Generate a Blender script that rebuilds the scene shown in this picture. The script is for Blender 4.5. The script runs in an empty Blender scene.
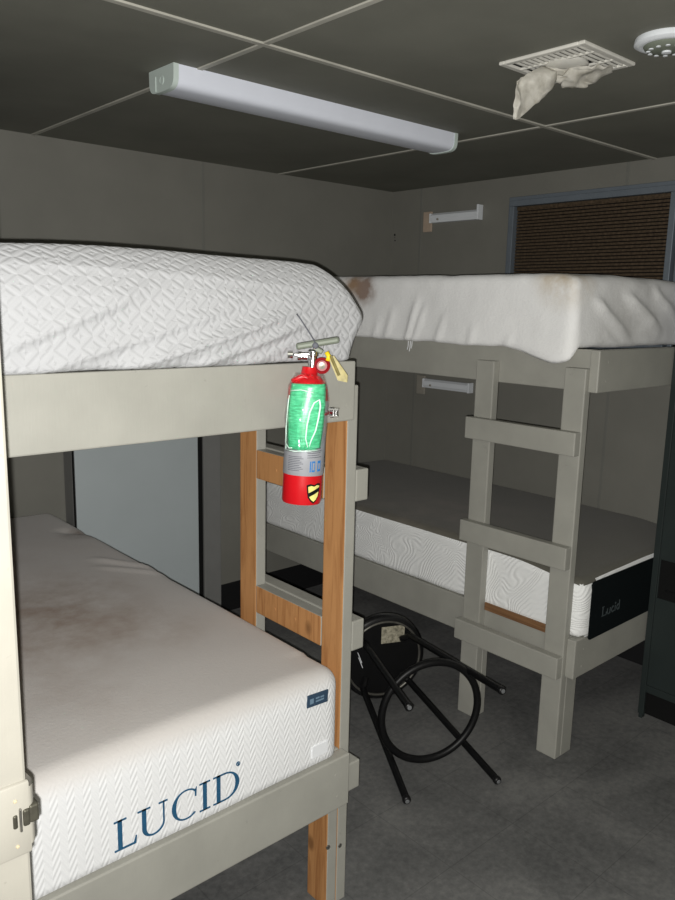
import bpy, bmesh, math, random
from mathutils import Vector, Matrix, noise
S = 0.92                      # survey units -> metres
random.seed(4)
sc = bpy.context.scene
COL = sc.collection
ORG = {}

# ------------------------------------------------------------------ materials
def lin(c):
    return tuple((x/12.92 if x <= .04045 else ((x+.055)/1.055)**2.4) for x in c)
def rgb(r, g, b):
    return lin((r/255, g/255, b/255)) + (1,)

class NT:
    def __init__(s, name, rough=.6, metal=0., spec=.3):
        s.m = bpy.data.materials.new(name); s.m.use_nodes = True
        s.t = s.m.node_tree; s.n = s.t.nodes; s.l = s.t.links
        s.b = s.n['Principled BSDF']
        s.b.inputs['Roughness'].default_value = rough
        s.b.inputs['Metallic'].default_value = metal
        s.b.inputs['Specular IOR Level'].default_value = spec
        s.tc = s.n.new('ShaderNodeTexCoord')
    def new(s, typ, **kw):
        n = s.n.new(typ)
        for k, v in kw.items(): setattr(n, k, v)
        return n
    def link(s, a, b): s.l.new(a, b)
    def obj(s, scale=(1, 1, 1), rot=(0, 0, 0), loc=(0, 0, 0)):
        mp = s.new('ShaderNodeMapping'); s.link(s.tc.outputs['Object'], mp.inputs[0])
        mp.inputs['Scale'].default_value = scale; mp.inputs['Rotation'].default_value = rot; mp.inputs['Location'].default_value = loc
        return mp.outputs[0]
    def noise(s, vec, scale, detail=4, rough=.55, dist=0):
        n = s.new('ShaderNodeTexNoise'); s.link(vec, n.inputs['Vector'])
        n.inputs['Scale'].default_value = scale; n.inputs['Detail'].default_value = detail
        n.inputs['Roughness'].default_value = rough; n.inputs['Distortion'].default_value = dist
        return n.outputs['Fac']
    def ramp(s, fac, stops):
        n = s.new('ShaderNodeValToRGB'); s.link(fac, n.inputs[0]); e = n.color_ramp.elements
        while len(e) < len(stops): e.new(.5)
        for i, (p, c) in enumerate(stops): e[i].position = p; e[i].color = c if len(c) == 4 else tuple(c)+(1,)
        return n.outputs[0]
    def math(s, op, a, b=None, c=None, clamp=False):
        n = s.new('ShaderNodeMath', operation=op); n.use_clamp = clamp
        for i, v in enumerate((a, b, c)):
            if v is None: continue
            if isinstance(v, (int, float)): n.inputs[i].default_value = v
            else: s.link(v, n.inputs[i])
        return n.outputs[0]
    def mix(s, fac, a, b):
        n = s.new('ShaderNodeMix', data_type='RGBA')
        for i, v in ((0, fac), (6, a), (7, b)):
            if isinstance(v, (int, float)): n.inputs[i].default_value = v
            elif isinstance(v, tuple): n.inputs[i].default_value = v
            else: s.link(v, n.inputs[i])
        return n.outputs[2]
    def color(s, c):
        if isinstance(c, tuple): s.b.inputs['Base Color'].default_value = c
        else: s.link(c, s.b.inputs['Base Color'])
    def bump(s, h, strength=.5, dist=.01):
        n = s.new('ShaderNodeBump'); s.link(h, n.inputs['Height'])
        n.inputs['Strength'].default_value = strength; n.inputs['Distance'].default_value = dist
        s.link(n.outputs[0], s.b.inputs['Normal'])
    def xyz(s, vec):
        n = s.new('ShaderNodeSeparateXYZ'); s.link(vec, n.inputs[0]); return n.outputs
    def blob(s, vec, p, r, soft=.6):
        """1 inside an irregular stain around p (object space), 0 outside"""
        n = s.new('ShaderNodeVectorMath', operation='DISTANCE'); s.link(vec, n.inputs[0]); n.inputs[1].default_value = p
        mr = s.new('ShaderNodeMapRange'); s.link(n.outputs['Value'], mr.inputs[0])
        mr.inputs[1].default_value = r; mr.inputs[2].default_value = r*(1-soft); mr.inputs[3].default_value = 0; mr.inputs[4].default_value = 1
        mr.interpolation_type = 'SMOOTHSTEP'
        return mr.outputs[0]

def plain(name, c, rough=.6, metal=0., spec=.3, var=.08, vs=12, bump=0.):
    k = NT(name, rough, metal, spec)
    v = k.obj()
    f = k.noise(v, vs, 5)
    d = tuple(x*(1-var) for x in c[:3])+(1,); u = tuple(min(1, x*(1+var)) for x in c[:3])+(1,)
    k.color(k.ramp(f, [(.3, d), (.7, u)]))
    if bump: k.bump(k.noise(v, 220, 3), bump, .002)
    return k.m

M = {}
def paint(name, c):
    k = NT(name, .45, 0, .35)
    v = k.obj()
    f = k.noise(v, 7, 6)
    base = k.ramp(f, [(.3, tuple(x*.9 for x in c[:3])+(1,)), (.7, tuple(min(1, x*1.05) for x in c[:3])+(1,))])
    sc_ = k.noise(v, 38, 3, .5, 1.2)
    scuff = k.ramp(sc_, [(.70, (0, 0, 0, 1)), (.76, (.35, .35, .35, 1))])
    k.color(k.mix(scuff, base, tuple(x*.62 for x in c[:3])+(1,)))
    st = k.noise(k.obj((60, 60, 8)), 3, 3)
    k.bump(st, .12, .002)
    return k.m
M['paint'] = paint('bunk_grey_paint', rgb(160, 159, 151))
def wood(name, light, dark, scale=(38, 38, 3.2)):
    k = NT(name, .6, 0, .25)
    f = k.noise(k.obj(scale), 1.0, 6, .6, 1.4)
    g = k.ramp(f, [(.28, dark), (.52, light), (.78, tuple(min(1, x*1.12) for x in light[:3])+(1,))])
    vo = k.new('ShaderNodeTexVoronoi'); k.link(k.obj((9, 9, 5.5)), vo.inputs['Vector']); vo.inputs['Scale'].default_value = 1.0
    kn = k.ramp(vo.outputs['Distance'], [(.07, (.6, .6, .6, 1)), (.16, (0, 0, 0, 1))])
    k.color(k.mix(kn, g, tuple(x*.35 for x in dark[:3])+(1,)))
    k.bump(f, .2, .002)
    return k.m
M['wood'] = wood('raw_pine', rgb(184, 134, 86), rgb(150, 100, 58))
M['plywood'] = wood('plywood_edge', rgb(132, 98, 68), rgb(98, 68, 46), (3, 3, 90))
M['wall'] = plain('wall_paint', rgb(120, 119, 112), .6, 0, .25, .05, 5, .25)
M['wall_trim'] = plain('wall_batten_paint', rgb(114, 114, 108), .6, 0, .25, .05, 5)
M['ceiling'] = plain('ceiling_paint', rgb(121, 121, 112), .75, 0, .15, .1, 3, .25)
M['batten'] = plain('ceiling_strip', rgb(176, 174, 164), .6, 0, .2, .12, 9)
M['black'] = plain('black_vinyl', rgb(24, 24, 25), .6)
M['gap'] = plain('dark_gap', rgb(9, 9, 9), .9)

def floor_mat():
    k = NT('vinyl_floor', .6, 0, .2)
    v = k.obj()
    a = k.noise(v, 2.2, 5, .65, .6); b = k.noise(v, 46, 4, .7)
    f = k.math('ADD', k.math('MULTIPLY', a, .6), k.math('MULTIPLY', b, .4))
    c = k.ramp(f, [(.3, rgb(74, 75, 75)), (.5, rgb(104, 104, 103)), (.7, rgb(130, 130, 127))])
    x = k.xyz(v)
    def seam(o, off):
        t = .33*S
        q = k.math('PINGPONG', k.math('SUBTRACT', o, off*S), t/2)
        # pingpong peaks at t/2 and is 0 at the seam
        return k.math('LESS_THAN', q, .0013)
    s = k.math('MAXIMUM', seam(x[0], 2.4), seam(x[1], 1.033))
    k.color(k.mix(k.math('MULTIPLY', s, .3), c, rgb(42, 42, 44)))
    k.bump(b, .15, .001)
    return k.m
M['floor'] = floor_mat()

def mattress_mat(name, base, pattern, org, stains=(), period=.062, strength=.5, front='y', top=None):
    """pattern: 'diamond', 'herring', 'curve', 'cloth'; stains: (point, radius, colour, amount)"""
    k = NT(name, .85, 0, .12)
    k.b.inputs['Sheen Weight'].default_value = .15
    v = k.obj(); x = k.xyz(v)
    fine = k.noise(v, 400, 2)
    if pattern == 'cloth':
        h = k.math('ADD', k.math('MULTIPLY', k.noise(v, 90, 3, .6, .5), .7), k.math('MULTIPLY', fine, .3))
    elif pattern == 'curve':
        d = k.math('ADD', k.math('MULTIPLY', x[1], .75), k.math('MULTIPLY', x[2], .66))
        d = k.math('ADD', d, k.math('MULTIPLY', k.noise(k.obj((1, 6, 6)), 1.0, 0, 0, .8), .30))
        h = k.math('MULTIPLY_ADD', k.math('SINE', k.math('MULTIPLY', d, 2*math.pi/.0165)), .5, .5)
    else:
        A, B = (x[0], x[2])
        B = k.math('ADD', x[2], x[1])   # runs up the end face and on over the top
        p = period*S
        def cell(o):
            return k.math('SUBTRACT', k.math('MULTIPLY', k.math('PINGPONG', o, p), 1/p), .5)
        if pattern == 'diamond':
            u = k.math('ABSOLUTE', cell(A)); w = k.math('ABSOLUTE', cell(B))
            d = k.math('ADD', u, w)
            ring = k.math('SINE', k.math('MULTIPLY', d, 13))
            gate = k.noise(v, 17, 1, .4)
            ring2 = k.math('SINE', k.math('MULTIPLY', k.math('SUBTRACT', u, w), 13))
            sel = k.math('GREATER_THAN', gate, .56)
            h = k.math('ADD', k.math('MULTIPLY', ring, k.math('SUBTRACT', 1.0, sel)), k.math('MULTIPLY', ring2, sel))
            h = k.math('MULTIPLY_ADD', h, .5, .5)
            h = k.math('SMOOTH_MIN', h, .75, .3)
        else:
            u = k.math('ABSOLUTE', cell(A))
            d = k.math('ADD', k.math('MULTIPLY', u, .9), k.math('MULTIPLY', B, 1/(2.0*p)))
            h = k.math('MULTIPLY_ADD', k.math('SINE', k.math('MULTIPLY', d, 20)), .5, .5)
    tm = None
    if top:
        mr = k.new('ShaderNodeMapRange'); k.link(x[2], mr.inputs[0]); mr.interpolation_type = 'SMOOTHSTEP'
        mr.inputs[1].default_value = (top[0]-org[2])*S; mr.inputs[2].default_value = (top[1]-org[2])*S
        tm = mr.outputs[0]
        ft = k.math('MULTIPLY', k.noise(v, 120, 3, .6), .8)
        h = k.math('ADD', k.math('MULTIPLY', h, k.math('SUBTRACT', 1.0, tm)), k.math('MULTIPLY', ft, tm))
    hh = k.math('ADD', h, k.math('MULTIPLY', fine, .15))
    k.bump(hh, strength, .004)
    c = base
    lum = k.ramp(k.noise(v, 3, 4), [(.3, tuple(q*.93 for q in base[:3])+(1,)), (.7, base)])
    c = lum
    if top: c = k.mix(tm, c, top[2])
    nz = k.noise(v, 7, 5, .65)
    for p, r, sc_, amt in stains:
        q = tuple((p[i]-org[i])*S for i in range(3))
        m = k.blob(v, q, r*S, .95)
        m = k.math('MULTIPLY', m, k.math('MULTIPLY', k.math('SUBTRACT', nz, .28, clamp=True), amt*3.0), clamp=True)
        c = k.mix(m, c, sc_)
    k.color(c)
    return k.m

# ------------------------------------------------------------------ geometry helpers
def tag(o, label=None, cat=None, group=None, kind=None):
    if label: o['label'] = label
    if cat: o['category'] = cat
    if group: o['group'] = group
    if kind: o['kind'] = kind
    return o
def thing(name, label, cat, loc, group=None):
    o = bpy.data.objects.new(name, None); COL.objects.link(o)
    o.empty_display_size = .05
    o.location = Vector(loc)*S; ORG[o.name] = Vector(loc)
    return tag(o, label, cat, group)
def obj(name, bm, mats, parent=None, loc=None, smooth=False, label=None, auto=None):
    me = bpy.data.meshes.new(name)
    org = ORG[parent.name] if parent else Vector(loc or (0, 0, 0))
    bm.transform(Matrix.Translation(-org)); bm.transform(Matrix.Scale(S, 4))
    bmesh.ops.recalc_face_normals(bm, faces=bm.faces)
    bm.to_mesh(me); bm.free()
    for m in (mats if isinstance(mats, (list, tuple)) else [mats]):
        me.materials.append(M[m] if isinstance(m, str) else m)
    if smooth:
        me.polygons.foreach_set('use_smooth', [True]*len(me.polygons))
        if auto: me.set_sharp_from_angle(angle=math.radians(auto))
    o = bpy.data.objects.new(name, me); COL.objects.link(o)
    if parent: o.parent = parent
    else: o.location = org*S
    ORG[o.name] = org
    if label: o['label'] = label
    return o
def BM(): return bmesh.new()
DIRS = {'-x': (-1, 0, 0), '+x': (1, 0, 0), '-y': (0, -1, 0), '+y': (0, 1, 0), '-z': (0, 0, -1), '+z': (0, 0, 1)}
def box(bm, x0, x1, y0, y1, z0, z1, bev=.004, mi=0, over=None, mat=None):
    if x0 > x1: x0, x1 = x1, x0
    if y0 > y1: y0, y1 = y1, y0
    if z0 > z1: z0, z1 = z1, z0
    t = BM()
    bmesh.ops.create_cube(t, size=1)
    for v in t.verts:
        v.co = Vector(((x0+x1)/2+v.co.x*(x1-x0), (y0+y1)/2+v.co.y*(y1-y0), (z0+z1)/2+v.co.z*(z1-z0)))
    if bev:
        b = min(bev, .45*min(x1-x0, y1-y0, z1-z0))
        bmesh.ops.bevel(t, geom=list(t.edges), offset=b, segments=2, affect='EDGES', profile=.5)
    t.normal_update()
    for f in t.faces:
        f.material_index = mi
        if over:
            for d, i in over.items():
                if f.normal.dot(Vector(DIRS[d])) > .9: f.material_index = i
    if mat is not None: t.transform(mat)
    merge(bm, t)
def merge(bm, t):
    me = bpy.data.meshes.new('tmp'); t.to_mesh(me); t.free()
    bm.from_mesh(me); bpy.data.meshes.remove(me)
def frame_from(axis):
    a = Vector(axis).normalized()
    u = a.cross(Vector((0, 0, 1)))
    if u.length < 1e-4: u = Vector((1, 0, 0))
    u.normalize(); w = a.cross(u).normalized()
    return a, u, w
def lathe(bm, base, axis, prof, n=32, mi=0):
    """prof: list of (radius, height along axis[, material])"""
    a, u, w = frame_from(axis); b = Vector(base)
    rings = []
    for pr in prof:
        r, h = pr[:2]
        if r < 1e-6: rings.append([bm.verts.new(b+a*h)])
        else: rings.append([bm.verts.new(b+a*h+(u*math.cos(2*math.pi*i/n)+w*math.sin(2*math.pi*i/n))*r) for i in range(n)])
    for j in range(len(rings)-1):
        A, B = rings[j], rings[j+1]
        m = prof[j+1][2] if len(prof[j+1]) > 2 else mi
        for i in range(n):
            k = (i+1) % n
            if len(A) == 1 and len(B) == 1: continue
            if len(A) == 1: f = bm.faces.new((A[0], B[i], B[k]))
            elif len(B) == 1: f = bm.faces.new((A[i], A[k], B[0]))
            else: f = bm.faces.new((A[i], A[k], B[k], B[i]))
            f.material_index = m
def tube(bm, pts, r, n=12, closed=False, mi=0, caps=True):
    pts = [Vector(p) for p in pts]; N = len(pts)
    rs = r if isinstance(r, (list, tuple)) else [r]*N
    prev = None; rings = []
    for i, p in enumerate(pts):
        if closed: d = pts[(i+1) % N]-pts[i-1]
        else: d = pts[min(i+1, N-1)]-pts[max(i-1, 0)]
        d.normalize()
        if prev is None:
            _, u, w = frame_from(d)
        else:
            u = prev-d*prev.dot(d); u.normalize(); w = d.cross(u)
        prev = u
        rings.append([bm.verts.new(p+(u*math.cos(2*math.pi*k/n)+w*math.sin(2*math.pi*k/n))*rs[i]) for k in range(n)])
    for i in range(N if closed else N-1):
        A, B = rings[i], rings[(i+1) % N]
        for k in range(n):
            f = bm.faces.new((A[k], A[(k+1) % n], B[(k+1) % n], B[k])); f.material_index = mi
    if caps and not closed:
        for R in (rings[0], rings[-1]): bm.faces.new(R).material_index = mi
def poly(bm, pts, depth, mi=0):
    """extruded polygon: pts 3D, depth vector"""
    d = Vector(depth)
    a = [bm.verts.new(Vector(p)) for p in pts]; b = [bm.verts.new(Vector(p)+d) for p in pts]
    fs = [bm.faces.new(a), bm.faces.new(b[::-1])]
    for i in range(len(a)):
        k = (i+1) % len(a); fs.append(bm.faces.new((a[i], b[i], b[k], a[k])))
    for f in fs: f.material_index = mi
def sheet(bm, fn, nu, nv, th=0., mi=0):
    g = [[bm.verts.new(Vector(fn(i/nu, j/nv))) for j in range(nv+1)] for i in range(nu+1)]
    for i in range(nu):
        for j in range(nv):
            bm.faces.new((g[i][j], g[i+1][j], g[i+1][j+1], g[i][j+1])).material_index = mi
def rounded(x0, x1, y0, y1, z0, z1, r, step, disp=None, rb=None, rz_top=None):
    """soft rounded slab with an optional displacement disp(p, n) -> Vector"""
    bm = BM()
    lo = Vector((x0, y0, z0)); hi = Vector((x1, y1, z1))
    rb = r if rb is None else rb
    def grid(a0, a1):
        n = max(4, int(round((a1-a0)/step)))
        e = [a0+(a1-a0)*i/n for i in range(n+1)]
        return e
    gs = [grid(lo[i], hi[i]) for i in range(3)]
    for ax in range(3):
        b, c = [(1, 2), (2, 0), (0, 1)][ax]
        for side in (lo[ax], hi[ax]):
            V = []
            for s in gs[b]:
                row = []
                for t in gs[c]:
                    p = Vector((0, 0, 0)); p[ax] = side; p[b] = s; p[c] = t
                    row.append(bm.verts.new(p))
                V.append(row)
            for i in range(len(V)-1):
                for j in range(len(V[0])-1):
                    q = (V[i][j], V[i+1][j], V[i+1][j+1], V[i][j+1])
                    bm.faces.new(q if side == hi[ax] else q[::-1])
    bmesh.ops.remove_doubles(bm, verts=bm.verts, dist=1e-5)
    for v in bm.verts:
        p = v.co.copy()
        rz = (rz_top or r) if p.z > (z0+z1)/2 else rb
        R3 = Vector((r, r, rz))
        q = Vector([min(max(p[i], lo[i]+R3[i]), hi[i]-R3[i]) for i in range(3)])
        n = Vector([(p[i]-q[i])/R3[i] for i in range(3)])
        L = n.length
        if L > 1e-9:
            n /= L
            p = q+Vector([n[i]*R3[i] for i in range(3)])
        v.co = p
        if disp:
            d = disp(p, n)
            if p.z < z0+.004 and p.x > x0+.06 and p.y > y0+.02: d.z = max(d.z, 0)
            v.co = p+d
    return bm
def sst(a, b, t):
    t = max(0., min(1., (t-a)/(b-a))); return t*t*(3-2*t)
def ridge(p2, a, b, w, amp, sharp=False):
    """height of a fold along segment a-b seen at 2D point p2, fading to its ends"""
    a = Vector(a); b = Vector(b); d = b-a; L = d.length; d /= L
    r = Vector(p2)-a; t = r.dot(d)/L; s = r.x*d.y-r.y*d.x
    if t < -.1 or t > 1.1: return 0.
    if sharp: k = math.exp(-s/.007) if s > 0 else math.exp(s/(w*2.6))
    else: k = math.exp(-(s/w)**2)
    return amp*k*sst(-.1, .2, t)*(1-sst(.6, 1.1, t))

# ------------------------------------------------------------------ the room
XL, XW, YF, YB, ZC = .13, 3.595, 1.02, 3.56, 2.455
XO, YO = -1.3, -1.1                       # the part of the room behind the lens
def struct(name, bm, mats, loc=(0, 0, 0), **k):
    o = obj(name, bm, mats, None, loc, **k); o['kind'] = 'structure'; return o
b = BM(); box(b, XO-.1, XW+.1, YO-.1, YB+.1, -.08, 0, 0); struct('floor', b, 'floor')
b = BM(); box(b, XO-.1, XW+.1, YO-.1, YB+.1, ZC, ZC+.08, 0); struct('ceiling', b, 'ceiling')
b = BM(); box(b, XL-.1, XW+.1, YB, YB+.1, 0, ZC, 0); wb = struct('wall_back', b, 'wall')
b = BM(); box(b, XW, XW+.1, YO, YB, 0, ZC, 0); wr = struct('wall_right', b, 'wall')
b = BM(); box(b, XL-.1, XL, YF, YB, 0, ZC, 0); box(b, XO-.1, XO, YO, YF, 0, ZC, 0); struct('wall_left', b, 'wall')
b = BM(); box(b, XO-.1, XW+.1, YO-.1, YO, 0, ZC, 0); struct('wall_front', b, 'wall')
b = BM(); box(b, XO, .22, YF-.10, YF, 0, ZC, 0); struct('wall_partition', b, 'wall')
# metal door frame on the end of the partition, at the picture's left edge
M['cream'] = paint('cream_door_paint', rgb(150, 147, 138))
b = BM()
FY, JX = .90, .304
box(b, .19, JX-.008, FY, YF+.02, 0, ZC, .004)
d1 = struct('door_1', b, 'cream', label='cream painted metal door frame at the left edge')
M['cream_worn'] = plain('worn_cream_edge', rgb(176, 165, 138), .5, 0, .3, .22, 16)
b = BM(); box(b, JX-.024, JX, FY+.030, YF+.03, 0, ZC, .004); obj('door_stop', b, 'cream_worn', d1, label='dirty worn inner edge of the door frame')
M['steel'] = plain('worn_steel', rgb(150, 148, 142), .3, .9, .5, .15, 40)
M['dark_metal'] = plain('latch_dark_metal', rgb(92, 90, 80), .35, .7, .5, .3, 60)
SY = FY-.005
zc_, q = 1.1165, 2.158
b = BM()
box(b, JX-.024*q, JX-.006, SY, SY+.008, zc_-.024*q, zc_+.0225*q, .005)
def lip(u, v):
    x = JX-.0085+.0125*math.sin(min(1, u*1.2)*math.pi/2); y = SY+.0005+.05*u*u
    z0, z1 = zc_-.0185*q, zc_+.0185*q
    e = .004*q*u*u
    return (x, y, z0+e+(z1-z0-2*e)*v)
sheet(b, lip, 10, 14)
st = obj('strike_plate', b, 'cream', d1, smooth=True, auto=35)
b = BM(); box(b, JX-.0135*q, JX-.0105*q, SY-.002, SY+.004, zc_-.005*q, zc_+.004*q, .003)
obj('strike_opening', b, 'dark_metal', st, label='dark latch opening in the strike plate')
b = BM(); box(b, JX-.0078*q, JX-.0035*q, SY-.0025, SY+.004, zc_-.0055*q, zc_+.0055*q, .003); box(b, JX-.0042*q, JX+.0018*q, SY-.0015, SY+.016, zc_-.005*q, zc_+.0065*q, .003)
obj('strike_opening', b, 'dark_metal', st, label='dark latch opening in the bent lip')
b = BM(); box(b, JX-.0100*q, JX-.0085*q, SY-.004, SY, zc_-.0075*q, zc_+.0075*q, .0015)
obj('latch_bar', b, 'steel', st, label='bright worn metal edge of the latch opening')
for z in (zc_+.0125*q, zc_-.0165*q):
    b = BM(); lathe(b, (JX-.0115*q, SY, z), (0, -1, 0), [(0, .002), (.0022, .0014), (.0025, 0)], 10)
    obj('screw', b, 'cream_worn', st)

# ceiling strips
def strip(n, bm): struct('trim_%d' % n, bm, 'batten')
b = BM(); box(b, XL, XW, 1.86-.011, 1.86+.011, ZC-.0052, ZC+.01, .002); strip(1, b)
b = BM(); box(b, 1.355-.010, 1.355+.010, YO, YB, ZC-.004, ZC+.01, .002); strip(2, b)
b = BM(); box(b, 2.701-.010, 2.701+.010, YO, YB, ZC-.004, ZC+.01, .002); strip(3, b)
# wall board joints
b = BM()
for x in (2.215, .98): box(b, x-.008, x+.008, YB-.0012, YB+.01, 0, ZC, .001)
obj('board_joint', b, 'wall_trim', wb)
b = BM()
for y in (3.317, 1.989): box(b, XW-.0012, XW+.01, y-.008, y+.008, 0, ZC, .001)
obj('board_joint', b, 'wall_trim', wr)
for (dy, z, r) in ((-.028, 2.195, .008), (-.032, 2.16, .005), (-.03, 2.178, .003)):
    b = BM(); lathe(b, (XW, YB+dy, z), (-1, 0, 0), [(r, -.002), (r*.9, .0012), (0, .0014)], 8)
    obj('nail_hole', b, 'gap', wr, label='small dark hole in the wall near the corner')
b = BM(); box(b, 2.295, XW, YB-.012, YB, 0, .167, .003); box(b, XL, 1.44, YB-.012, YB, 0, .167, .003); struct('baseboard_back', b, 'black')
b = BM(); box(b, XW-.012, XW, 1.46, YB-.012, 0, .167, .003); struct('baseboard_right', b, 'black')

# window with its frame
M['win_frame'] = plain('window_frame_grey_blue', rgb(112, 120, 128), .5, .2, .3, .08, 14)
M['pane'] = plain('dark_pane', rgb(20, 22, 24), .15, 0, .5)
b = BM()
y0, y1, z0, z1 = 1.715, 2.655, 1.55, 2.345
def rect_frame(b, x0, x1, y0, y1, z0, z1, w, bev=.003):
    box(b, x0, x1, y0, y1, z1-w, z1, bev); box(b, x0, x1, y0, y1, z0, z0+w, bev)
    box(b, x0, x1, y0, y0+w, z0+w, z1-w, bev); box(b, x0, x1, y1-w, y1, z0+w, z1-w, bev)
rect_frame(b, XW-.02, XW, y0-.03, y1, z0, z1, .022)
rect_frame(b, XW-.045, XW, y0, y1-.022, z0+.022, z1-.022, .03)
w1 = struct('window_1', b, 'win_frame')
b = BM(); box(b, XW-.006, XW, y0+.03, y1-.05, z0+.05, z1-.05, .001); obj('pane', b, 'pane', w1, label='dark glass behind the brown blind')
def blind_mat():
    k = NT('brown_woven_slats', .7, 0, .2)
    f = k.noise(k.obj((4, 30, 30)), 2.5, 5, .6)
    k.color(k.ramp(f, [(.3, rgb(56, 46, 35)), (.55, rgb(80, 67, 52)), (.75, rgb(98, 82, 66))]))
    k.bump(f, .3, .003)
    return k.m
M['blind'] = blind_mat()
t = thing('window_blind', 'brown slatted blind filling the grey framed window high on the right wall', 'blind', (XW-.02, 2.19, 1.62))
b = BM(); z = z0+.075
while z < z1-.07:
    box(b, XW-.022, XW-.012, y0+.034, y1-.058, z, z+.0125, .003)
    z += .0165
obj('slat_panel', b, 'blind', t)
b = BM(); box(b, XW-.026, XW-.008, y0+.034, y1-.058, z1-.072, z1-.054, .003); obj('headrail', b, 'blind', t)
b = BM(); box(b, XW-.026, XW-.008, y0+.034, y1-.058, z0+.054, z0+.072, .003); obj('bottom_rail', b, 'blind', t)

# two little reading lights on the right wall
M['white_plastic'] = plain('white_plastic', rgb(222, 226, 230), .4, 0, .4, .03)
M['beige_plate'] = plain('beige_plate', rgb(178, 160, 142), .55, 0, .3, .06)
M['grey_plate'] = plain('painted_plate', rgb(146, 142, 132), .55, 0, .3, .06)
def reading_light(zc, label, plate, cap):
    t = thing('wall_light', label, 'light', (XW, 3.03, zc-.035), 'wall lights of the right bunk')
    b = BM()
    ya, yb = 2.856, 3.206
    prof = [(XW, zc+.026), (XW-.026, zc+.026), (XW-.040, zc+.014), (XW-.043, zc-.010), (XW-.035, zc-.027), (XW, zc-.028)]
    poly(b, [(x, ya, z) for x, z in prof], (0, yb-ya, 0))
    obj('diffuser', b, 'white_plastic', t)
    b = BM(); box(b, XW-.046, XW, ya-.012, ya, zc-.030, zc+.030+cap, .003); obj('end_cap', b, 'white_plastic', t)
    b = BM(); box(b, XW-.04, XW, yb, yb+.008, zc-.028, zc+.027, .003); obj('end_cap', b, 'white_plastic', t)
    b = BM(); box(b, XW-.012, XW, yb+.012, yb+.08, zc-.075, zc+.042, .004)
    for z in (zc-.055, zc+.02): lathe(b, (XW-.012, yb+.046, z), (-1, 0, 0), [(.004, 0), (.003, .0015), (0, .0018)], 8)
    obj('wall_plate', b, plate, t)
    b = BM(); box(b, XW-.046, XW-.039, yb-.07, yb-.055, zc-.016, zc-.004, .002); obj('switch', b, 'grey_plate', t)
reading_light(2.272, 'small white wall light above the right upper mattress, beside a beige plate', 'beige_plate', .022)
reading_light(1.293, 'small white wall light under the right upper bunk, behind the ladder', 'grey_plate', .0)

# ------------------------------------------------------------------ bunk beds
W, T = .089, .038
Y1, Y2 = 1.486, 1.895
YE = 3.54
RZ = (1.3165, .8800, .4389); ZT = 1.5473
LB, LT, UB, UT = .350, .508, 1.4615, 1.6146
def bunk(x0, sg, label, raw, leg_u):
    t = thing('bunk_bed', label, 'bunk bed', (x0+sg*.55, 2.5, 0), 'bunk beds')
    X = lambda u: x0+sg*u
    inner = '+x' if sg > 0 else '-x'
    ov = {inner: 1} if raw else None
    mats = ['paint', 'wood']
    def part(name, u0, u1, y0, y1, z0, z1, over=None, bev=.004, m=None):
        b = BM(); box(b, X(u0), X(u1), y0, y1, z0, z1, bev, 0, over); return obj(name, b, m or mats, t)
    for y in (Y1, Y2): part('ladder_post', 0, T, y, y+W, 0, ZT, ov)
    for y in (Y1, Y2): part('leg', T, leg_u if y == Y1 else .076, y, y+W, 0, LB-.001, ov)
    for z in RZ:
        ya, yb = Y1+.001, Y2+W+.012
        b = BM(); box(b, X(-T if not raw else -.047), X(0), ya, yb, z-W, z, .004)
        rung = obj('rung', b, mats, t)
        if raw and z > .5:
            b = BM(); box(b, X(.001), X(T+.001), Y1+W+.001, Y2-.001, z-W-.004, z-.003, .003, 0, ov); obj('rung_block', b, mats, rung, label='bare wood block between the ladder posts')
            for y in (Y1+W+.12, Y2-.1):
                b = BM(); lathe(b, (X(T+.001), y, z-.05), (sg, 0, 0), [(.006, -.001), (.005, .001), (0, .0015)], 10)
                obj('screw', b, 'wood', rung)
    part('side_rail', T, 2*T, Y1+.001, YE, LB, LT); part('side_rail', T, 2*T, Y1+.001, YE, UB, UT)
    for z0, z1 in ((LB, LT), (UB, UT)):
        e = part('end_rail', .018 if not raw else (.031 if z0 < 1 else .048), 1.115, Y1-T, Y1, z0, z1)
        for u, dz in ((.075, .04), (.082, .11)):
            b = BM(); lathe(b, (X(u), Y1-T, z0+dz), (0, -1, 0), [(.0045, -.001), (.004, .0008), (0, .001)], 10)
            obj('screw', b, 'paint', e)
        part('end_rail', T+.0385, 1.075, YE-T, YE, z0, z1)
        part('side_rail', 1.077, 1.115, Y1+.001, YE, z0, z1)
    for y, zt in ((Y1+.001, ZT), (YE-W-.04, LT-.04)): part('wall_post', 1.038, 1.076, y, y+W, 0, zt)
    # plywood decks
    b = BM(); box(b, X(2*T+.001), X(1.037), Y1+.092, YE-T-.001, LT-.075, LT-.055, .001); obj('deck', b, 'plywood', t)
    if not raw: part('cleat', T-.009, T-.0005, Y1+W+.002, Y2-.002, LT-.016, LT+.018, None, .002, 'plywood')
    b = BM(); box(b, X(2*T+.001), X(1.037), Y1+.092, YE-T-.001, UT-.075, UT-.055, .001); obj('deck', b, 'plywood', t)
    return t
XLB, XRB = 1.397, 2.518
bl = bunk(XLB, -1, 'nearer grey painted wooden bunk bed on the left, ladder backs of bare wood', True, .076)
br = bunk(XRB, 1, 'farther grey painted wooden bunk bed against the right wall, ladder facing the aisle', False, .112)
# screw heads on the near leg
for x, z in ((1.325, .205), (1.371, .188)):
    b = BM(); lathe(b, (x, Y1, z), (0, -1, 0), [(.0075, -.001), (.0065, .0015), (.003, .0018), (0, .001)], 14)
    obj('screw', b, 'steel', bl, smooth=True, auto=40)

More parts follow.
